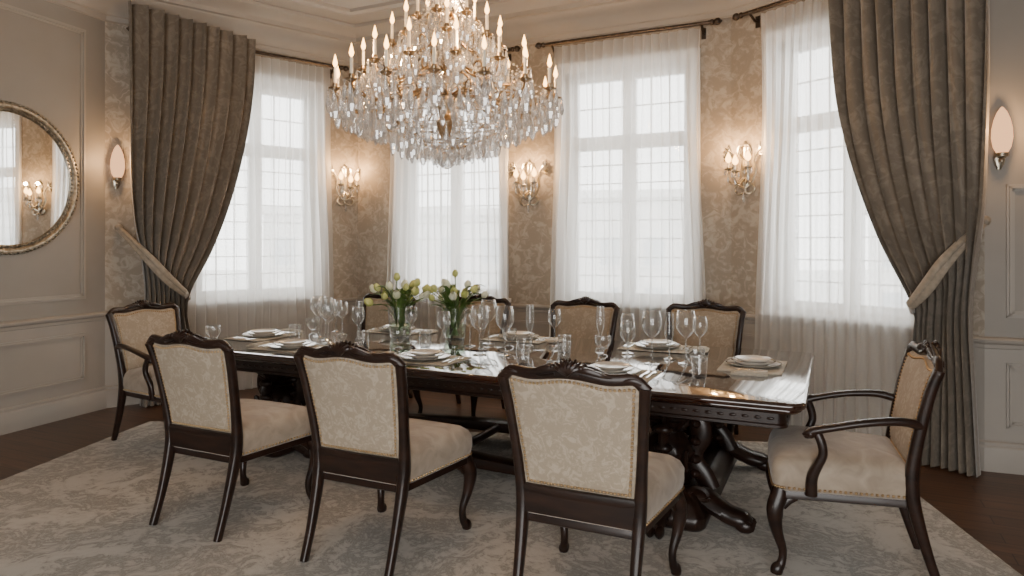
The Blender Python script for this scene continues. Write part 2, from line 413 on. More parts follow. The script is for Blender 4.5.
sheer(XA,.70,2.18,1); sheer(XC,.24,1.68,2); sheer(XC,2.26,3.66,3); sheer(XR,.36,1.74,4)
lrows=[(3.72,3.60,.12,1.30),(3.1,3.05,.12,1.27),(2.6,2.5,.12,1.18),(2.15,1.95,.13,1.04),(1.75,1.45,.17,.86),(1.42,1.06,.24,.67),(1.05,.85,.28,.64),(.6,.6,.26,.68),(.012,.012,.24,.72)]
e=empty('drape'); ob('fabric_panel',cloth('drape',XA,lrows,9,.052,.21,'drape',nr=70,per=14,seed=5,wob=.35),e)
rrows=[(3.60,3.60,2.13,1.05),(3.1,3.1,2.13,1.07),(2.6,2.55,2.13,1.12),(2.15,2.05,2.11,1.24),(1.75,1.55,2.08,1.42),(1.42,1.1,2.03,1.64),(1.05,.9,2.00,1.66),(.6,.6,2.02,1.63),(.012,.012,2.05,1.58)]
e2=empty('drape'); ob('fabric_panel',cloth('drape2',XR,rrows,9,.052,.20,'drape',nr=70,per=14,seed=9,wob=.35),e2)
def tieback(X,hook,low,e):
    b=MB(); b.X=X
    (hs,hz),(ls,lz)=hook,low
    for dz,wd in ((0,.045),(.035,.026)):
        pts=[]
        for k in range(21):
            t=k/20; s=hs+(ls-hs)*t; z=hz+(lz-hz)*t-.07*math.sin(pi*t)+dz*math.sin(pi*t)
            y=.04+.30*math.sin(min(1,t/.45)*pi*.5) if t<.85 else .34-(t-.85)*1.2
            pts.append((s,y+dz*.3,z,(wd*.55+wd*.5*math.sin(pi*t)),.016))
        b.tube(pts,ref=(0,1,0) ,n=12)
    b.ball((hs,.05,hz),.035,0)
    ob('tieback',b.mesh('tieback',['tie']),e)
tieback(XA,(.10,1.66),(.68,.98),e); tieback(XR,(2.02,1.66),(1.62,1.03),e2)
def rod(X,s0,s1,par=None,z=3.5,y=.12):
    b=MB(); b.X=X
    b.tube([(s0,y,z),(s1,y,z)],rad=.018,n=10,m=0)
    for s in (s0,s1):
        g=-1 if s==s0 else 1
        for dx,r in ((.01,.026),(.035,.018),(.06,.033),(.09,.012)): b.ball((s+g*dx,y,z),r,0,10,6)
    for s in (s0+.08,s1-.08):
        b.tube([(s,0,z-.06,.012),(s,.05,z-.06,.012),(s,y,z-.01,.012)],n=6); b.box((s-.02,0,z-.11),(s+.02,.012,z-.01))
    k=int((s1-s0)/.09)
    for i in range(k):
        s=s0+.1+(s1-s0-.2)*i/(k-1); b.lathe([(.022,-.004),(.03,-.004),(.03,.004),(.022,.004),(.022,-.004)],10,(s,y,z))
    ob('curtain_rod',b.mesh('curtain_rod',['rod']),par)
rod(XA,.25,2.30,e); rod(XC,.16,1.78); rod(XC,2.14,3.80); rod(XR,.20,1.95,e2)

# rug
ang=math.atan2(-.12,.993); c0=V((-3.07,5.78)); ux=V((math.cos(ang),math.sin(ang))); uy=V((ux.y,-ux.x))
W_,H_=5.66,6.2
rc=c0+ux*W_/2+uy*H_/2
b=MB(); 
hw,hh=W_/2,H_/2
b.loft([[(-hw,-hh,0),(hw,-hh,0),(hw,hh,0),(-hw,hh,0)],[(-hw,-hh,.006),(hw,-hh,.006),(hw,hh,.006),(-hw,hh,.006)],[(-hw+.01,-hh+.01,.010),(hw-.01,-hh+.01,.010),(hw-.01,hh-.01,.010),(-hw+.01,hh-.01,.010)]])
ob('area_rug',b.mesh('area_rug',['rug'],smooth=0),None,(rc.x,rc.y,.001),ang)

# ------------------------------------------------------------------ table
TA=math.radians(-25.3); TC=V((-.25,4.853)); HL,HW=2.18,.86; TZ=.76; RZ=.011
tx=V((math.cos(TA),math.sin(TA))); ty=V((-tx.y,tx.x))
def T(x,y): return TC+tx*x+ty*y
def rrect(hx,hy,r,z,n=6):
    out=[]
    for cx,cy,a0 in ((hx-r,hy-r,0),(-hx+r,hy-r,90),(-hx+r,-hy+r,180),(hx-r,-hy+r,270)):
        for k in range(n+1):
            a=math.radians(a0+90*k/n); out.append((cx+r*math.cos(a),cy+r*math.sin(a),z))
    return out
te=empty('dining_table',(TC.x,TC.y,RZ),TA)
b=MB(); Z=TZ-RZ
prof=[(-.05,Z-.062),(-.03,Z-.058),(-.02,Z-.046),(-.022,Z-.040),(-.006,Z-.034),(0,Z-.022),(0,Z-.012),(-.006,Z-.004),(-.014,Z)]
b.loft([rrect(HL+d,HW+d,.07,z) for d,z in prof])
ob('table_top',b.mesh('table_top',['table'],smooth=40),te)
b=MB()
b.loft([rrect(HL-.09+d,HW-.09+d,.05,z) for d,z in [(-.004,Z-.145),(.006,Z-.14),(.006,Z-.127),(0,Z-.122),(0,Z-.07),(.03,Z-.055)]])
for s in (-1,1):
    for k in range(70):
        x=-2.02+4.04*k/69; b.ball((x,s*(HW-.088),Z-.096),.010,0,8,4,(1.8,.4,.8))
for s in (-1,1):
    for k in range(24):
        y=-.70+1.40*k/23; b.ball((s*(HL-.088),y,Z-.096),.010,0,8,4,(.4,1.8,.8))
ob('apron',b.mesh('apron',['wood'],smooth=40),te)
b=MB()
for px in (-1.45,1.45):
    b.box((px-.16,-.62,Z-.17),(px+.16,.62,Z-.12)); b.loft([[(px+x,y,z) for x,y,_ in rrect(.12+d,.52+d,.04,0)] for d,z in [(-.02,Z-.24),(.02,Z-.2),(.03,Z-.16)]])
    for py in (-.40,.40):
        colp=[(.095,.15),(.12,.18),(.105,.205),(.08,.22),(.09,.25),(.13,.30),(.145,.345),(.125,.395),(.08,.43),(.07,.445),(.095,.455),(.07,.468),(.095,.49),(.115,.52),(.125,.555),(.10,.575),(.12,.59)]
        b.lathe([(r,z) for r,z in colp],32,(px,py,0),mod=lambda th,z:1+.09*math.cos(8*th+ (6 if .24<z<.43 else 0)*z*4))
        for k in range(8):
            a=2*pi*k/8
            ca,sa=math.cos(a),math.sin(a)
            b.tube([(px+ca*.09,py+sa*.09,.225,.026,.010),(px+ca*.145,py+sa*.145,.28,.034,.012),(px+ca*.16,py+sa*.16,.34,.026,.012),(px+ca*.18,py+sa*.18,.375,.01,.01)],ref=(-sa,ca,0),n=6,sm=3)
            b.tube([(px+ca*.075,py+sa*.075,.47,.020,.010),(px+ca*.12,py+sa*.12,.52,.026,.012),(px+ca*.15,py+sa*.15,.56,.018,.010),(px+ca*.17,py+sa*.17,.545,.008,.008)],ref=(-sa,ca,0),n=6,sm=3)
        g=1 if py>0 else -1
        for q in (-1,1):
            b.tube([(px+q*.08,py,.55,.055,.026),(px+q*.16,py,.52,.055,.026),(px+q*.18,py,.43,.055,.026),(px+q*.14,py,.35,.055,.024),(px+q*.14,py,.28,.055,.026),(px+q*.19,py,.22,.055,.028),(px+q*.23,py,.14,.055,.028)],ref=(0,1,0),n=8,sm=5)
            for zz in (.50,.40,.30,.22): b.ball((px+q*.15,py,zz),.038,0,8,6,(1,1.4,.8))
        b.tube([(px,py,.52,.055,.035),(px,py+g*.13,.46,.055,.03),(px,py+g*.13,.36,.055,.028),(px,py+g*.17,.26,.06,.035),(px,py+g*.22,.13,.06,.035)],ref=(1,0,0),n=8,sm=5)
        for zz in (.48,.38,.28,.2): b.ball((px,py+g*.15,zz),.038,0,8,6,(1.4,1,.8))
    b.loft([[(px+x,y,z) for x,y,_ in rrect(.23+d,.68+d,.06,0)] for d,z in [(0,.0),(.015,.02),(.015,.070),(0,.085),(-.02,.12),(-.05,.155)]])
    for py in (-.50,.50):
        g=1 if py>0 else -1
        for q in (-1,1):
            b.tube([(px+q*.05,py,.10,.09,.06),(px+q*.20,py,.125,.08,.055),(px+q*.29,py+g*.02,.09,.075,.05),(px+q*.35,py+g*.03,.065,.07,.05),(px+q*.42,py+g*.04,.052,.065,.048),(px+q*.46,py+g*.04,.04,.03,.025)],ref=(0,0,1),n=10,sm=5)
            for k in (-1,0,1): b.ball((px+q*.43,py+g*.04+k*.043,.034),.034,0,8,6,(1.5,.7,1))
            b.tube([(px+q*.14,py-.06,.16,.014),(px+q*.18,py-.07,.195,.016),(px+q*.23,py-.07,.18,.016),(px+q*.24,py-.07,.14,.014),(px+q*.20,py-.07,.13,.012)],n=6,sm=4)
        b.tube([(px,py,.10,.09,.06),(px,py+g*.13,.125,.08,.055),(px,py+g*.22,.09,.075,.05),(px,py+g*.29,.06,.07,.05),(px,py+g*.34,.05,.055,.035)],ref=(0,0,1),n=10,sm=5)
        for k in (-1,0,1): b.ball((px+k*.048,py+g*.33,.034),.034,0,8,6,(.7,1.5,1))
for py in (-.40,.40):
    b.tube([(-1.4,py,.08,.06,.04),(-.9,py,.08,.055,.035),(-.45,py,.095,.065,.04),(0,py,.11,.08,.045),(.45,py,.095,.065,.04),(.9,py,.08,.055,.035),(1.4,py,.08,.06,.04)],n=10,sm=6,sq=.6)
b.tube([(0,-.38,.11,.03,.03),(0,.38,.11,.03,.03)],n=8)
ob('carved_base',b.mesh('table_base',['wood'],smooth=50),te)

# ------------------------------------------------------------------ chairs
def dome(b,p,nrm,r=.0065,m=0):
    n=V(nrm).normalized(); a=n.orthogonal().normalized(); c=n.cross(a); p=V(p); vs=[];fs=[]
    for (rr,h) in ((1,0),(.75,.6)):
        for k in range(6):
            t=pi*k/3; vs.append(p+(a*math.cos(t)+c*math.sin(t))*rr*r+n*h*r)
    vs.append(p+n*r*.9)
    for k in range(6):
        fs.append((k,(k+1)%6,6+(k+1)%6,6+k)); fs.append((6+k,6+(k+1)%6,12))
    b.add(vs,fs,m)
def postY(z):
    P=[(0,-.37),(.2,-.31),(.46,-.272),(.62,-.285),(.85,-.33),(1.06,-.385)]
    for (z0,y0),(z1,y1) in zip(P,P[1:]):
        if z<=z1: return y0+(y1-y0)*(z-z0)/(z1-z0)
    return P[-1][1]
HX=.300
NR=.0070
def crestz(x):
    a=abs(x)/HX
    return .976+.030*math.exp(-(a/.42)**2)+.014*math.exp(-((a-.82)/.22)**2)-.035*max(0,a-.86)/.14
def build_chair():
    R={}
    b=MB()
    for s in (-1,1):
        b.tube([(s*.238,-.385,0,.017,.019),(s*.238,-.335,.15,.019,.021),(s*.242,-.285,.34,.023,.027),(s*.247,-.268,.47,.025,.028),(s*.258,-.285,.62,.021,.024),(s*.278,-.33,.85,.020,.022),(s*.292,-.365,.965,.021,.022)],ref=(0,1,0),n=10,sq=.6,sm=5)
    pts=[]
    for k in range(37):
        x=-HX+2*HX*k/36; u=x/HX
        pts.append((x,-.36-.03*(1-u*u),crestz(x),.017,.023+.008*math.exp(-(u/.3)**2)))
    b.tube(pts,ref=(0,0,1),n=12,sq=.75)
    for s in (-1,1): b.ball((s*(HX-.004),-.361,crestz(HX)),.023,0,10,6,(.7,.8,1))
    # carved shell crest with acanthus scrolls on both faces
    for f in (-1,1):
        for k in range(-3,4):
            a=k*.42; b.tube([(0,-.392+f*.016,.992,.005,.007),(math.sin(a)*.030,-.392+f*.027,1.010+math.cos(a)*.018,.009,.010),(math.sin(a)*.056,-.392+f*.015,1.012+math.cos(a)*.038,.005,.008)],ref=(0,1,0),n=6,sm=2)
        for s in (-1,1):
            b.tube([(s*.035,-.39+f*.015,1.016,.009,.010),(s*.08,-.388+f*.021,1.016,.011,.014),(s*.125,-.385+f*.017,1.004,.009,.011),(s*.175,-.381+f*.012,.992,.003,.003)],n=6,sm=3)
            b.tube([(s*.05,-.39+f*.018,.995,.006,.007),(s*.09,-.388+f*.019,.985,.008,.009),(s*.13,-.385+f*.014,.983,.004,.004)],n=6,sm=3)
            b.ball((s*.058,-.39+f*.02,1.024),.012,0,8,5)
            b.tube([(s*.215,-.376+f*.012,.985,.004,.005),(s*.25,-.370+f*.017,.990,.008,.010),(s*.282,-.364+f*.014,.978,.006,.008)],n=6,sm=3)
    b.tube([(-.245,postY(.50)-.002,.497,.016,.020),(0,postY(.50)-.008,.495,.016,.020),(.245,postY(.50)-.002,.497,.016,.020)],n=8,sq=.6,sm=6)
    b.box((-.235,-.292,.40),(.235,-.262,.49))
    def outl(ins,z,n=7):
        out=[]; fw,rw,fy,ry=.302-ins,.250-ins,.285-ins,-.275+ins
        r=.05
        def arc(cx,cy,a0,r=r):
            for k in range(n+1):
                a=math.radians(a0+90*k/n); out.append((cx+r*math.cos(a),cy+r*math.sin(a),z))
        arc(fw-r,fy-r,0)
        for k in range(1,8):
            t=k/8; out.append(((fw-r)*(1-2*t),fy+.012*math.sin(pi*t),z))
        arc(-fw+r,fy-r,90)
        for k in range(1,6): t=k/6; out.append((-fw+(fw-rw)*t,(fy-r)+(ry+.02-fy+r)*t,z))
        arc(-rw+.02,ry+.02,180,.02); arc(rw-.02,ry+.02,270,.02)
        for k in range(1,6): t=k/6; out.append((rw+(fw-rw)*t,(ry+.02)+(fy-r-ry-.02)*t,z))
        return out
    b.loft([outl(.014,.350),outl(.006,.355),outl(.006,.385),outl(.02,.405)])
    for s in (-1,1):
        b.tube([(s*.262,.252,.42,.028,.028),(s*.270,.262,.36,.036,.038),(s*.286,.282,.29,.034,.036),(s*.278,.272,.20,.025,.026),(s*.260,.248,.11,.018,.019),(s*.262,.252,.05,.018,.019),(s*.270,.270,.022,.024,.028),(s*.272,.276,0,.021,.025)],ref=(0,1,0),n=10,sq=.8,sm=5)
        b.ball((s*.289,.289,.335),.024,0,8,6,(.8,.8,1.3))
        b.tube([(s*.293,.293,.33,.010,.008),(s*.298,.298,.29,.013,.008),(s*.292,.290,.24,.004,.004)],ref=(1,1,0),n=6,sm=3)
        b.tube([(s*.20,.285,.365,.010,.012),(s*.235,.287,.345,.012,.016),(s*.262,.285,.31,.01,.012)],n=6,sm=3)
        b.tube([(s*.255,.19,.35,.012,.016),(s*.262,.22,.33,.012,.016),(s*.268,.245,.30,.01,.012)],n=6,sm=3)
    R['frame']=b.mesh('chair_frame',['wood'],smooth=50)
    b=MB()
    L=[(.006,.387),(-.002,.395),(-.010,.44),(-.010,.49),(.004,.520),(.030,.542),(.075,.556),(.15,.564),(.22,.568)]
    b.loft([outl(i,z) for i,z in L])
    R['seat_cushion']=b.mesh('seat_cushion',['velvet'],smooth=70)
    b=MB(); NU,NV=20,18
    def bp(u,v,f):
        zt=crestz(u*.268)-.018; z=.513+v*(zt-.513)
        w=.228+(.274-.228)*(z-.51)/.46; x=u*w
        eu=1-abs(u)**5; ev=1-abs(2*v-1)**6; e_=max(0,eu*ev)**.6
        bow=.026*(1-u*u)*v
        y=postY(z)-bow+f*( .002+ (.034 if f>0 else .022)*e_)
        return (x,y,z)
    for f in (-1,1):
        b.grid([[bp(-1+2*j/NU,i/NV,f) for j in range(NU+1)] for i in range(NV+1)])
    R['back_cushion']=b.mesh('back_cushion',['fabric'],smooth=70)
    b=MB()
    for f in (-1,1):
        for q in range(27):
            t=(q+.5)/27
            for u,v in ((-.92,.035+.925*t),(.92,.035+.925*t)):
                p=V(bp(u,v,f)); dome(b,p,(0,f,0),NR)
        for q in range(30):
            u=-.92+1.84*q/29
            dome(b,bp(u,.035,f),(0,f,.0),NR); dome(b,bp(u,.955,f),(0,f,0),NR)
    ou=outl(-.006,.403)
    for i in range(len(ou)):
        a=V(ou[i]);c=V(ou[(i+1)%len(ou)]); d=(c-a).length; k=max(1,round(d/.019))
        if d<.008: continue
        for j in range(k):
            p=a.lerp(c,j/k); t=(c-a).normalized(); nn=V((t.y,-t.x,0))
            if nn.dot(V((p.x,p.y,0)))<0: nn=-nn
            dome(b,p,nn,NR)
    R['nailhead_trim']=b.mesh('nailhead_trim',['nail'],smooth=60,weld=False)
    return R
CH=build_chair()
b=MB()
for s in (-1,1):
    b.tube([(s*.266,-.315,.715,.018,.02),(s*.292,-.22,.735,.020,.018),(s*.315,-.08,.722,.022,.016),(s*.322,.04,.695,.024,.016),(s*.320,.11,.676,.026,.018),(s*.316,.145,.660,.024,.018),(s*.314,.145,.64,.018,.014)],ref=(0,0,1),n=10,sm=6,sq=.8)
    b.ball((s*.317,.135,.660),.024,0,10,7,(1.1,1,1))
    b.tube([(s*.296,.13,.38,.022,.026),(s*.306,.128,.46,.021,.024),(s*.316,.105,.52,.018,.02),(s*.321,.085,.57,.017,.019),(s*.322,.09,.62,.018,.02),(s*.318,.11,.67,.018,.02)],ref=(0,1,0),n=10,sm=6,sq=.8)
ARM=b.mesh('arm_rests',['wood'],smooth=50)
def on_rug(p):
    q=p-rc; return abs(q.dot(ux))<hw and abs(q.dot(uy))<hh
def chair(p,rz,arm=False,name='dining_chair'):
    z=RZ if on_rug(p) else 0.001
    e=empty('dining_armchair' if arm else name,(p.x,p.y,z),rz)
    for k,me in CH.items(): ob(k,me,e)
    if arm: ob('arm_rests',ARM,e)
    return e
for x,y,r in ((1.38,-1.44,0),(.28,-1.41,0),(-.74,-1.43,0)): chair(T(x,y),TA+math.radians(r))
for x in (1.36,.34,-.68,-1.70): chair(T(x,.97),TA+pi)
chair(T(-2.29,-.63),TA-pi/2,True)
chair(V((1.55,3.26)),math.radians(70),True)

# ------------------------------------------------------------------ tableware
def place(name,me,x,y,z=TZ,r=0):
    p=T(x,y); return ob(name,me,None,(p.x,p.y,z),TA+r)
b=MB(); b.loft([rrect(.25,.18,.012,z) for z in (0,.004)]); 
for k in (-1,1): b.box((k*.235-.002,-.165,.004),(k*.235+.002,.165,.005)); b.box((-.235,k*.165-.002,.004),(.235,k*.165+.002,.005))
MAT=b.mesh('placemat',['linen'],smooth=30)
b=MB()
b.lathe([(.001,.0),(.10,.0),(.105,.003),(.15,.012),(.165,.018),(.166,.020),(.15,.016),(.105,.007),(.001,.006)],40,m=0)
b.lathe([(.151,.0168),(.163,.0205),(.1645,.0208),(.1515,.0172)],40,m=1,capb=False,capt=False)
b.lathe([(.001,.008),(.085,.008),(.09,.013),(.12,.023),(.132,.032),(.133,.034),(.12,.029),(.088,.020),(.001,.018)],40,m=0)
b.lathe([(.118,.0285),(.131,.0343),(.132,.0345),(.119,.0292)],40,m=1,capb=False,capt=False)
b.lathe([(.001,.020),(.06,.020),(.07,.024),(.095,.036),(.103,.044),(.104,.046),(.094,.040),(.068,.028),(.001,.025)],36,m=0)
PLATE=b.mesh('dinner_plate',['china','chinarim'],smooth=50)
b=MB()
b.tube([(0,-.1,.004,.008,.003),(0,-.06,.006,.006,.003),(0,.01,.008,.004,.003),(0,.04,.007,.006,.002),(0,.06,.006,.012,.002)],n=8,sm=4)
for k in (-1.5,-.5,.5,1.5): b.tube([(k*.0055,.055,.006,.0025,.0015),(k*.006,.08,.007,.002,.0015),(k*.0055,.105,.010,.0012,.001)],n=5,sm=3)
FORK=b.mesh('fork',['cutlery'])
b=MB(); b.tube([(0,-.11,.005,.009,.004),(0,-.05,.006,.008,.004),(0,-.0,.006,.006,.003),(.002,.01,.006,.010,.001),(.002,.08,.006,.011,.001),(-.003,.12,.006,.004,.001)],n=8,sm=4)
KNIFE=b.mesh('knife',['cutlery'])
b=MB(); b.tube([(0,-.1,.004,.008,.003),(0,-.05,.006,.005,.003),(0,.03,.008,.004,.003),(0,.05,.006,.011,.002),(0,.07,.005,.015,.002),(0,.095,.006,.011,.002),(0,.105,.008,.003,.001)],n=8,sm=4)
SPOON=b.mesh('spoon',['cutlery'])
b=MB()
b.loft([rrect(.045,.10,.01,0),rrect(.045,.10,.01,.008),rrect(.04,.095,.01,.010)]); b.loft([rrect(.03,.09,.01,.010),rrect(.028,.088,.01,.018),rrect(.02,.08,.01,.021)])
NAP=b.mesh('folded_napkin',['linen'])
def setting(x,y,r,plate=True):
    place('placemat',MAT,x,y,TZ+.0005,r)
    def off(dx,dy): 
        c,s=math.cos(r),math.sin(r); return x+dx*c-dy*s,y+dx*s+dy*c
    z=TZ+.006
    place('dinner_plate',PLATE,x,y,z,r)
    for dx,me,nm in ((-.188,FORK,'fork'),(-.226,FORK,'fork'),(.187,KNIFE,'knife'),(.226,SPOON,'spoon')):
        place(nm,me,*off(dx,0),z,r)
    place('folded_napkin',NAP,*off(-.31,-.01),TZ+.001,r+.1)
for x,y,r in ((1.14,-.48,0),(-.1,-.52,0),(-1.22,-.52,0),(1.15,.60,pi),(.05,.60,pi),(-1.1,.60,pi),(1.85,.12,pi/2),(-1.87,-.15,-pi/2)):
    setting(x,y,r)
def wine(h,rb,bowl,rf=.038):
    b=MB(); zb=h-bowl
    out=[(.001,0),(rf,0.0),(rf,.003),(rf*.5,.007),(.008,.014),(.0055,.03),(.0055,zb-.02),(.009,zb-.004),(rb*.55,zb+bowl*.10),(rb*.92,zb+bowl*.30),(rb,zb+bowl*.48),(rb*.95,zb+bowl*.72),(rb*.80,h),(rb*.80-.003,h+.001),(rb*.80-.003,h-.002)]
    b.lathe(out,24,capb=False,capt=False); return b.mesh('wine_glass',['glass'],smooth=60)
W1=wine(.33,.064,.165,.048); W2=wine(.27,.050,.13,.040); W3=wine(.30,.032,.20,.034)
b=MB(); b.lathe([(.001,0),(.034,0),(.038,.01),(.043,.06),(.046,.12),(.043,.121),(.042,.115)],24,capb=False,capt=False); TUM=b.mesh('water_tumbler',['glass'],smooth=60)
b=MB(); b.lathe([(.001,0),(.034,0),(.032,.004),(.008,.012),(.008,.035),(.03,.05),(.05,.08),(.056,.115),(.052,.135),(.049,.135)],24,capb=False,capt=False); GOB=b.mesh('glass_goblet',['glass'],smooth=60)
for x,y in ((.14,-.22),(.30,-.16),(-1.15,-.22),(1.27,-.06),(1.46,.04),(-1.45,.02),(-.05,.28),(-1.28,-.10)): place('wine_glass',W1,x,y)
for x,y in ((-.95,-.12),(-.2,-.12),(-1.55,.35),(.45,.36),(1.5,.30),(-.62,.10),(-1.8,.38),(-1.38,.22),(1.02,.28),(1.15,-.18),(-.12,.12)): place('wine_glass',W2,x,y)
for x,y in ((.28,.30),(-1.08,.06),(.02,.05),(.78,.42),(1.33,.16)): place('champagne_flute',W3,x,y)
for x,y in ((.72,-.15),(.62,.12),(-1.5,-.2),(-.38,-.08),(1.62,-.40),(-.78,-.28),(.55,-.42)): place('water_tumbler',TUM,x,y)
for x,y in ((1.56,-.20),(.46,-.2),(.90,.10),(-1.6,.12),(-.52,-.22),(-1.9,-.62),(.16,.20)): place('glass_goblet',GOB,x,y)

# tulip vases
def vase(x,y,seed,h=.25,r=.092):
    p=T(x,y); e=empty('tulip_vase',(p.x,p.y,TZ),seed)
    rnd=random.Random(seed)
    b=MB(); b.lathe([(.001,0),(r*.8,0),(r*.86,.006),(r*.9,.03),(r,h*.6),(r*1.08,h),(r*1.04,h+.002)],28,capb=False,capt=False,mod=lambda t,z:1+.012*math.cos(14*t))
    ob('glass_vase',b.mesh('glass_vase',['glass'],smooth=60),e)
    b=MB(); b.lathe([(r*.84,.022),(r*.86,.035),(r*.93,h*.5)],24); ob('water',b.mesh('water',['water']),e)
    bg=MB(); bp_=MB()
    for k in range(18):
        a=k*2.4+rnd.uniform(-.3,.3); rr=.03+.20*math.sqrt(k/18); hh_=h+.23-.75*rr+rnd.uniform(-.05,.03)
        ca,sa=math.cos(a),math.sin(a)
        tip=V((ca*rr,sa*rr,hh_))
        bg.tube([(-ca*.03,-sa*.03,.03,.004),(ca*.01,sa*.01,h*.5,.004),(ca*.045,sa*.045,h,.004),(*tip,.004)],n=6,sm=4)
        t=(tip-V((ca*.045,sa*.045,h))).normalized()
        q=V((0,0,1)).rotation_difference((t+V((0,0,.5))).normalized()).to_matrix().to_4x4(); q.translation=tip
        bp_.X=q
        s=rnd.uniform(.95,1.3); mi=0 if rnd.random()<.55 else 1
        for j in range(6):
            aj=pi*j/3+ (0 if j%2 else .1); cj,sj=math.cos(aj),math.sin(aj); ro=.9 if j%2 else 1.0
            rows=[]
            for (rad,zz,w) in ((.004,0,.004),(.019,.012,.014),(.024,.03,.017),(.020,.048,.012),(.012,.062,.003)):
                rad*=s*ro;zz*=s;w*=s
                rows.append([(cj*rad-sj*w*g*1.0-cj*abs(g)*.003,sj*rad+cj*w*g-sj*abs(g)*.003,zz) for g in (-1,-.5,0,.5,1)])
            bp_.grid(rows,mi)
    for k in range(60):
        a=k*2.1+rnd.uniform(-.4,.4); ca,sa=math.cos(a),math.sin(a); R_=rnd.uniform(.09,.26); zt=h+rnd.uniform(-.04,.16); w=rnd.uniform(.014,.028)
        rows=[]
        for t in [i/8 for i in range(9)]:
            rad=.03+(R_-.03)*t**1.6; z=h*.35+(zt-h*.35)*math.sin(t*pi*.6)/math.sin(pi*.6)
            ww=w*math.sin(pi*(t*.93+.05))
            rows.append([(ca*rad-sa*ww*g,sa*rad+ca*ww*g,z+abs(g)*ww*.5) for g in (-1,0,1)])
        bg.grid(rows)
    ob('stems_and_leaves',bg.mesh('stems',['green'],smooth=60,recalc=False),e)
    ob('tulip_heads',bp_.mesh('tulips',['petal','petaly'],smooth=60,recalc=False),e)
vase(-.84,.27,3); vase(-.40,.38,8)

# ------------------------------------------------------------------ chandelier
cc=V((-.45,4.7)); ce=empty('chandelier',(cc.x,cc.y,0))
fr_,ca_,fl_,cr_=MB(),MB(),MB(),MB()
def drop(b,p,l,w=.013,rot=0,m=0):
    x,y,z=p; n=6
    prof=[(.001,0),(w*.45,-l*.22),(w,-l*.66),(w*.6,-l*.9),(.001,-l)]
    vs=[];fs=[]
    for r,zz in prof:
        for k in range(n):
            t=2*pi*k/n+rot; vs.append((x+r*math.cos(t)*(1 if k%2 else .75),y+r*math.sin(t)*(1 if k%2 else .75),z+zz))
    for i in range(4):
        for k in range(n): fs.append((i*n+k,i*n+(k+1)%n,(i+1)*n+(k+1)%n,(i+1)*n+k))
    b.add(vs,fs,m)
def bead(b,p,r,m=0):
    x,y,z=p; b.add([(x+r,y,z),(x,y+r,z),(x-r,y,z),(x,y-r,z),(x,y,z+r),(x,y,z-r)],[(0,1,4),(1,2,4),(2,3,4),(3,0,4),(1,0,5),(2,1,5),(3,2,5),(0,3,5)],m)
def chain(p,q,sag,n,r=.010):
    p=V(p);q=V(q)
    for i in range(n+1):
        t=i/n; c=p.lerp(q,t); c.z-=sag*4*t*(1-t); bead(cr_,c,r)
tiers=[(16,.75,2.50,0),(12,.56,2.66,.2),(8,.37,2.86,.1),(6,.20,3.04,.3)]
fr_.lathe([(.02,2.2),(.04,2.24),(.07,2.30),(.08,2.34),(.04,2.38),(.03,2.42),(.05,2.46),(.065,2.50),(.04,2.55),(.025,2.60),(.04,2.64),(.05,2.67),(.03,2.72),(.02,2.80),(.04,2.84),(.045,2.87),(.025,2.92),(.02,3.0),(.03,3.04),(.04,3.07),(.02,3.12),(.014,3.25),(.035,3.3),(.05,3.33),(.02,3.38),(.01,3.42),(.01,3.8),(.05,3.84),(.09,3.92),(.1,3.945)],20)
for z0_ in (2.56,2.74,2.93,3.14): cr_.lathe([(.03,z0_),(.08,z0_+.03),(.10,z0_+.07),(.06,z0_+.10)],12)
for n,R_,zt,ph in tiers:
    tips=[]
    for k in range(n):
        a=2*pi*k/n+ph; ca,sa=math.cos(a),math.sin(a)
        def P(r,z,w): return (ca*r,sa*r,z,w,w)
        fr_.tube([P(.05,zt+.02,.010),P(R_*.25,zt+.05,.009),P(R_*.5,zt-.04,.0085),P(R_*.78,zt-.09,.0085),P(R_*.96,zt-.05,.008),P(R_,zt,.008)],ref=(-sa,ca,0),n=6,sm=4)
        fr_.tube([P(R_*.5,zt-.04,.006),P(R_*.56,zt+.03,.006),P(R_*.66,zt+.03,.006),P(R_*.68,zt-.02,.005),P(R_*.62,zt-.03,.004)],ref=(-sa,ca,0),n=5,sm=3)
        x,y=ca*R_,sa*R_; tips.append((x,y,zt))
        fr_.lathe([(.006,-.01),(.020,0),(.044,.010),(.046,.014),(.02,.010),(.012,.014),(.018,.03),(.016,.045),(.012,.045)],10,(x,y,zt))
        ca_.lathe([(.0105,.03),(.0105,.145),(.004,.148)],8,(x,y,zt))
        fl_.lathe([(.001,.146),(.012,.160),(.016,.176),(.009,.206),(.001,.235)],8,(x,y,zt),capb=False,capt=False)
        for j in range(7):
            t=2*pi*j/7+.3; bx,by=x+.048*math.cos(t),y+.048*math.sin(t)
            bead(cr_,(bx,by,zt+.0),.009); drop(cr_,(bx,by,zt-.008),random.uniform(.08,.14),.017,random.random()*3)
        drop(cr_,(x,y,zt-.02),.18,.026,.3)
        for rr in (.3,.45,.6,.72,.85):
            drop(cr_,(ca*R_*rr,sa*R_*rr,zt-.04),random.uniform(.09,.15),.019,random.random()*3)
    for k in range(n): chain(tips[k],tips[(k+1)%n],.07,9,.011)
    for k in range(n):
        p=V(tips[k]).lerp(V(tips[(k+1)%n]),.5); drop(cr_,(p.x,p.y,p.z-.07),.13,.02,k)
    up=zt+.5 if zt<3 else 3.35
    for k in range(n): chain((tips[k][0],tips[k][1],zt+.01),(tips[k][0]*.12,tips[k][1]*.12,min(up,3.36)),.08,20,.011)
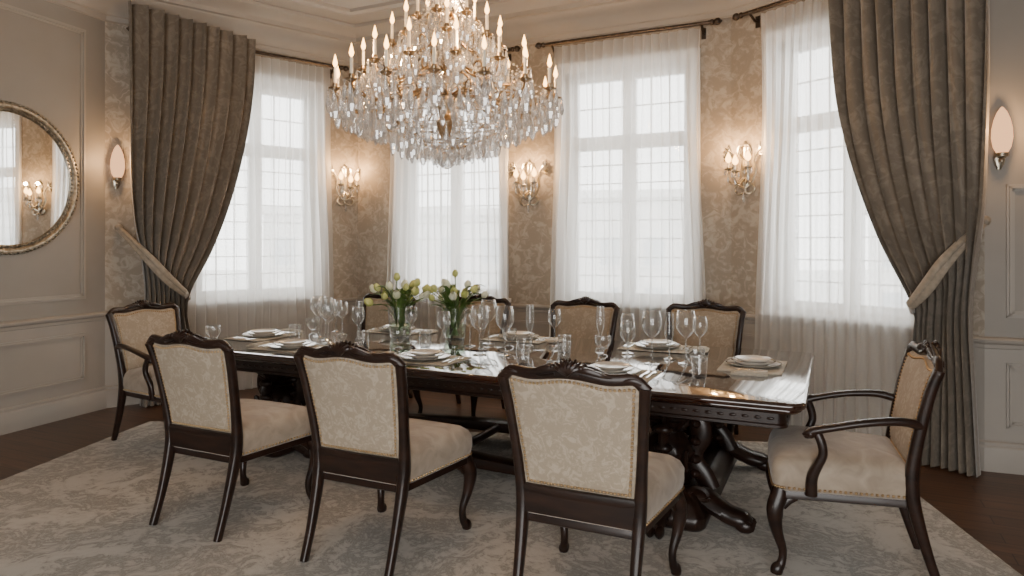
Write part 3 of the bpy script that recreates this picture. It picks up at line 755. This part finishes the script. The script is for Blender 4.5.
for r,z,l in ((.69,2.45,.14),(.59,2.40,.14),(.48,2.35,.14),(.37,2.29,.14),(.26,2.24,.13),(.16,2.20,.12),(.09,2.17,.1)):
    fr_.tube([(r*math.cos(2*pi*k/36),r*math.sin(2*pi*k/36),z) for k in range(36)],rad=.0035,n=5,closed=True)
    n=int(2*pi*r/.055)
    for k in range(n):
        a=2*pi*(k+random.uniform(-.2,.2))/n; p=(r*math.cos(a),r*math.sin(a),z)
        bead(cr_,(p[0],p[1],z-.008),.009); drop(cr_,(p[0],p[1],z-.018),l*random.uniform(.7,1.2),.021,random.random()*3)
for k in range(8):
    a=2*pi*k/8; ca,sa=math.cos(a),math.sin(a)
    fr_.tube([(ca*.68,sa*.68,2.45,.005),(ca*.44,sa*.44,2.31,.005),(ca*.17,sa*.17,2.19,.005),(0,0,2.16,.005)],n=5,sm=3)
cr_.lathe([(.001,2.145),(.03,2.14),(.06,2.12),(.072,2.09),(.06,2.055),(.03,2.03),(.001,2.02)],10,capb=False,capt=False); 
for r,z in ((.14,3.42),(.10,3.30)):
    for k in range(16):
        a=2*pi*k/16; drop(cr_,(r*math.cos(a),r*math.sin(a),z),.1,.014,k)
    fr_.tube([(r*math.cos(2*pi*k/24),r*math.sin(2*pi*k/24),z) for k in range(24)],rad=.006,n=5,closed=True)
for k in range(12):
    a=2*pi*k/12; chain((.14*math.cos(a),.14*math.sin(a),3.42),(.02*math.cos(a),.02*math.sin(a),3.8),.02,14,.009)
ob('brass_frame',fr_.mesh('chandelier_frame',['gold'],smooth=50,weld=False),ce)
ob('candles',ca_.mesh('chandelier_candles',['candle'],smooth=50,weld=False),ce)
ob('flame_bulbs',fl_.mesh('chandelier_flames',['flame'],smooth=60,weld=False),ce)
ob('crystal_drops',cr_.mesh('chandelier_crystals',['crystal'],smooth=0,weld=False),ce)
def plight(parent,loc,w,r=.03,name='bulb_light',col=(1,.58,.26)):
    l=bpy.data.lights.new(name,'POINT'); l.energy=w; l.color=col; l.shadow_soft_size=r
    o=bpy.data.objects.new(name,l); scene.collection.objects.link(o); o.location=loc; o.parent=parent
for k in range(5):
    a=2*pi*k/5; plight(ce,(.62*math.cos(a),.62*math.sin(a),2.74),14)
plight(ce,(.12,-.05,3.12),16)

# ------------------------------------------------------------------ sconces
def sconce(X,s,z):
    e=empty('crystal_wall_sconce')
    g,c,f,k_=MB(),MB(),MB(),MB()
    Y=Matrix.Translation((s,0,z)); XX=X@Y
    for q in (g,c,f,k_): q.X=XX
    g.tube([(0,.012,-.2,.006,.01),(0,.014,-.12,.03,.012),(0,.018,0,.045,.014),(0,.014,.12,.03,.012),(0,.012,.2,.03,.01),(0,.012,.25,.006,.008)],ref=(0,1,0),n=10,sm=4)
    for sg in (-1,1):
        g.tube([(0,.02,-.17,.010),(sg*.07,.03,-.13,.011),(sg*.12,.035,-.02,.011),(sg*.10,.035,.06,.010),(sg*.13,.03,.13,.012),(sg*.17,.03,.17,.016),(sg*.19,.03,.14,.008)],ref=(0,1,0),n=6,sm=5)
        g.tube([(0,.02,.08,.01),(sg*.06,.03,.14,.012),(sg*.05,.03,.2,.012),(sg*.0,.025,.21,.008)],ref=(0,1,0),n=6,sm=5)
        g.tube([(sg*.03,.02,-.1,.008),(sg*.10,.03,-.17,.012),(sg*.06,.03,-.22,.010),(0,.02,-.2,.006)],ref=(0,1,0),n=6,sm=5)
        for j in range(5):
            a=j*.5-.6; g.tube([(sg*.15,.03,.12,.006),(sg*(.15+.05*math.cos(a)),.03,.14+.06*math.sin(a),.012,.006),(sg*(.15+.075*math.cos(a)),.035,.14+.09*math.sin(a),.003)],ref=(0,1,0),n=5,sm=2)
    for dx,dy,dz in ((-.10,.12,.0),(.10,.12,.0),(0,.16,-.03)):
        g.tube([(dx*.1,.02,-.07,.009),(dx*.5,dy*.6,-.13,.008),(dx*.95,dy,-.10,.008),(dx,dy,dz-.02,.008)],ref=(.3,0,1),n=6,sm=5)
        g.lathe([(.006,-.02),(.02,-.01),(.036,.005),(.034,.008),(.014,.004),(.016,.02),(.012,.02)],12,(dx,dy,dz))
        c.lathe([(.010,.01),(.010,.055),(.004,.058)],8,(dx,dy,dz))
        f.lathe([(.001,.054),(.020,.07),(.028,.09),(.018,.12),(.001,.155)],10,(dx,dy,dz),capb=False,capt=False)
        for j in range(6):
            t=pi*j/3; drop(k_,(dx+.033*math.cos(t),dy+.033*math.sin(t),dz),.055,.010,j)
        drop(k_,(dx,dy,dz-.03),.09,.014)
    drop(k_,(0,.04,-.2),.10,.016)
    ob('gilt_bracket',g.mesh('sconce_bracket',['silver'],smooth=50,weld=False),e); ob('candle_sleeves',c.mesh('sconce_candles',['candle'],weld=False),e)
    ob('flame_bulbs',f.mesh('sconce_flames',['flame'],weld=False),e); ob('crystal_drops',k_.mesh('sconce_crystals',['crystal'],smooth=0,weld=False),e)
    for dx in (-.10,.10):
        w=XX@V((dx,.13,.19)); plight(e,w,7.5,.02)
sconce(XC,1.99,2.13); sconce(XA,2.40,2.18); sconce(XR,.16,2.17)
def wall_lamp(X,s,z):
    e=empty('oval_wall_lamp'); g,f=MB(),MB(); XX=X@Matrix.Translation((s,0,z)); g.X=XX; f.X=XX
    g.lathe([(.01,-.13),(.035,-.12),(.04,-.10),(.02,-.09)],14,(0,.065,0)); g.tube([(0,0,-.13,.012),(0,.04,-.15,.01),(0,.065,-.125,.01)],ref=(1,0,0),n=6,sm=3)
    g.tube([(0,.006,-.2,.012,.006),(0,.01,-.13,.035,.01),(0,.006,-.05,.012,.006)],ref=(0,1,0),n=10,sm=4)
    g.ball((0,.065,-.15),.014)
    f.lathe([(.028,-.105),(.05,-.06),(.060,.0),(.058,.06),(.046,.12),(.028,.17),(.008,.20),(.001,.205)],20,(0,.065,0),capt=False)
    ob('metal_bracket',g.mesh('lamp_bracket',['silver'],weld=False),e); ob('frosted_shade',f.mesh('lamp_shade',['shade'],weld=False),e)
    plight(e,XX@V((0,.19,.05)),8,.03)
wall_lamp(XA,.09,2.22); wall_lamp(XE,.08,2.2)

# mirror
me_=empty('round_wall_mirror'); XX=XL@Matrix.Translation((.90,0,2.03))@Matrix.Rotation(-pi/2,4,'X')
b=MB(); b.X=XX; b.lathe([(.001,.022),(.55,.022)],72,capb=False,capt=False); b.lathe([(.55,.001),(.55,.022)],72,capb=False,capt=False)
ob('mirror_glass',b.mesh('mirror_glass',['mirror'],smooth=30),me_)
b=MB(); b.X=XX
b.lathe([(.53,.0),(.53,.026),(.54,.034),(.555,.030),(.57,.042),(.59,.046),(.602,.038),(.61,.030),(.61,0)],96,capb=False,capt=False,mod=lambda t,z:1+(.003*math.cos(60*t) if z>.04 else 0))
for k in range(110):
    a=2*pi*k/110; b.ball((.600*math.cos(a),.600*math.sin(a),.040),.013,0,6,4)
for k in range(100):
    a=2*pi*k/100; b.ball((.545*math.cos(a),.545*math.sin(a),.034),.010,0,6,4)
ob('beaded_frame',b.mesh('mirror_frame',['mframe'],smooth=50,weld=False),me_)

# ------------------------------------------------------------------ exterior
b=MB(); b.box((-90,9.5,-4.2),(90,150,-4)); ob('street_ground',b.mesh('street_ground',['ground'],smooth=0))
def building(x,y,w,d,h,rz):
    b=MB(); b.box((-w/2,-d/2,0),(w/2,d/2,h),0); b.box((-w/2-.3,-d/2-.3,h),(w/2+.3,d/2+.3,h+.5),0)
    nx=int(w/2.6); nz=int(h/3.2)
    for i in range(nx):
        for k in range(nz):
            cx=-w/2+w*(i+.5)/nx; z=1.0+k*3.2
            b.box((cx-.6,-d/2-.05,z),(cx+.6,-d/2+.02,z+1.8),1); b.box((cx-.75,-d/2-.12,z-.15),(cx+.75,-d/2,z),0)
    ob('stone_building',b.mesh('stone_building',['building','bglass'],smooth=0,weld=False),None,(x,y,-4),rz)
building(-30,36,18,10,8,.5); building(-9,50,16,10,7.5,.2); building(10,48,14,10,8.5,-.2); building(30,40,16,10,7.5,-.5); building(52,22,18,10,9,-1.0)

# ------------------------------------------------------------------ world / light
w=bpy.data.worlds.new('overcast_sky'); scene.world=w; w.use_nodes=True; nt=w.node_tree
bg=nt.nodes['Background']; tc=nt.nodes.new('ShaderNodeTexCoord'); sp=nt.nodes.new('ShaderNodeSeparateXYZ'); nt.links.new(tc.outputs['Generated'],sp.inputs[0])
r=nt.nodes.new('ShaderNodeValToRGB'); r.color_ramp.elements[0].color=(.90,.89,.87,1); r.color_ramp.elements[1].color=(1,.985,.955,1); r.color_ramp.elements[1].position=.4
nt.links.new(sp.outputs['Z'],r.inputs[0]); nt.links.new(r.outputs[0],bg.inputs[0]); bg.inputs[1].default_value=8.8

# camera
cam=bpy.data.cameras.new('camera'); co=bpy.data.objects.new('camera',cam); scene.collection.objects.link(co)
co.location=(0,0,1.5); co.rotation_euler=(pi/2,0,0); cam.lens=24; cam.sensor_width=36; cam.shift_y=-43/1024; cam.clip_start=.05
scene.camera=co
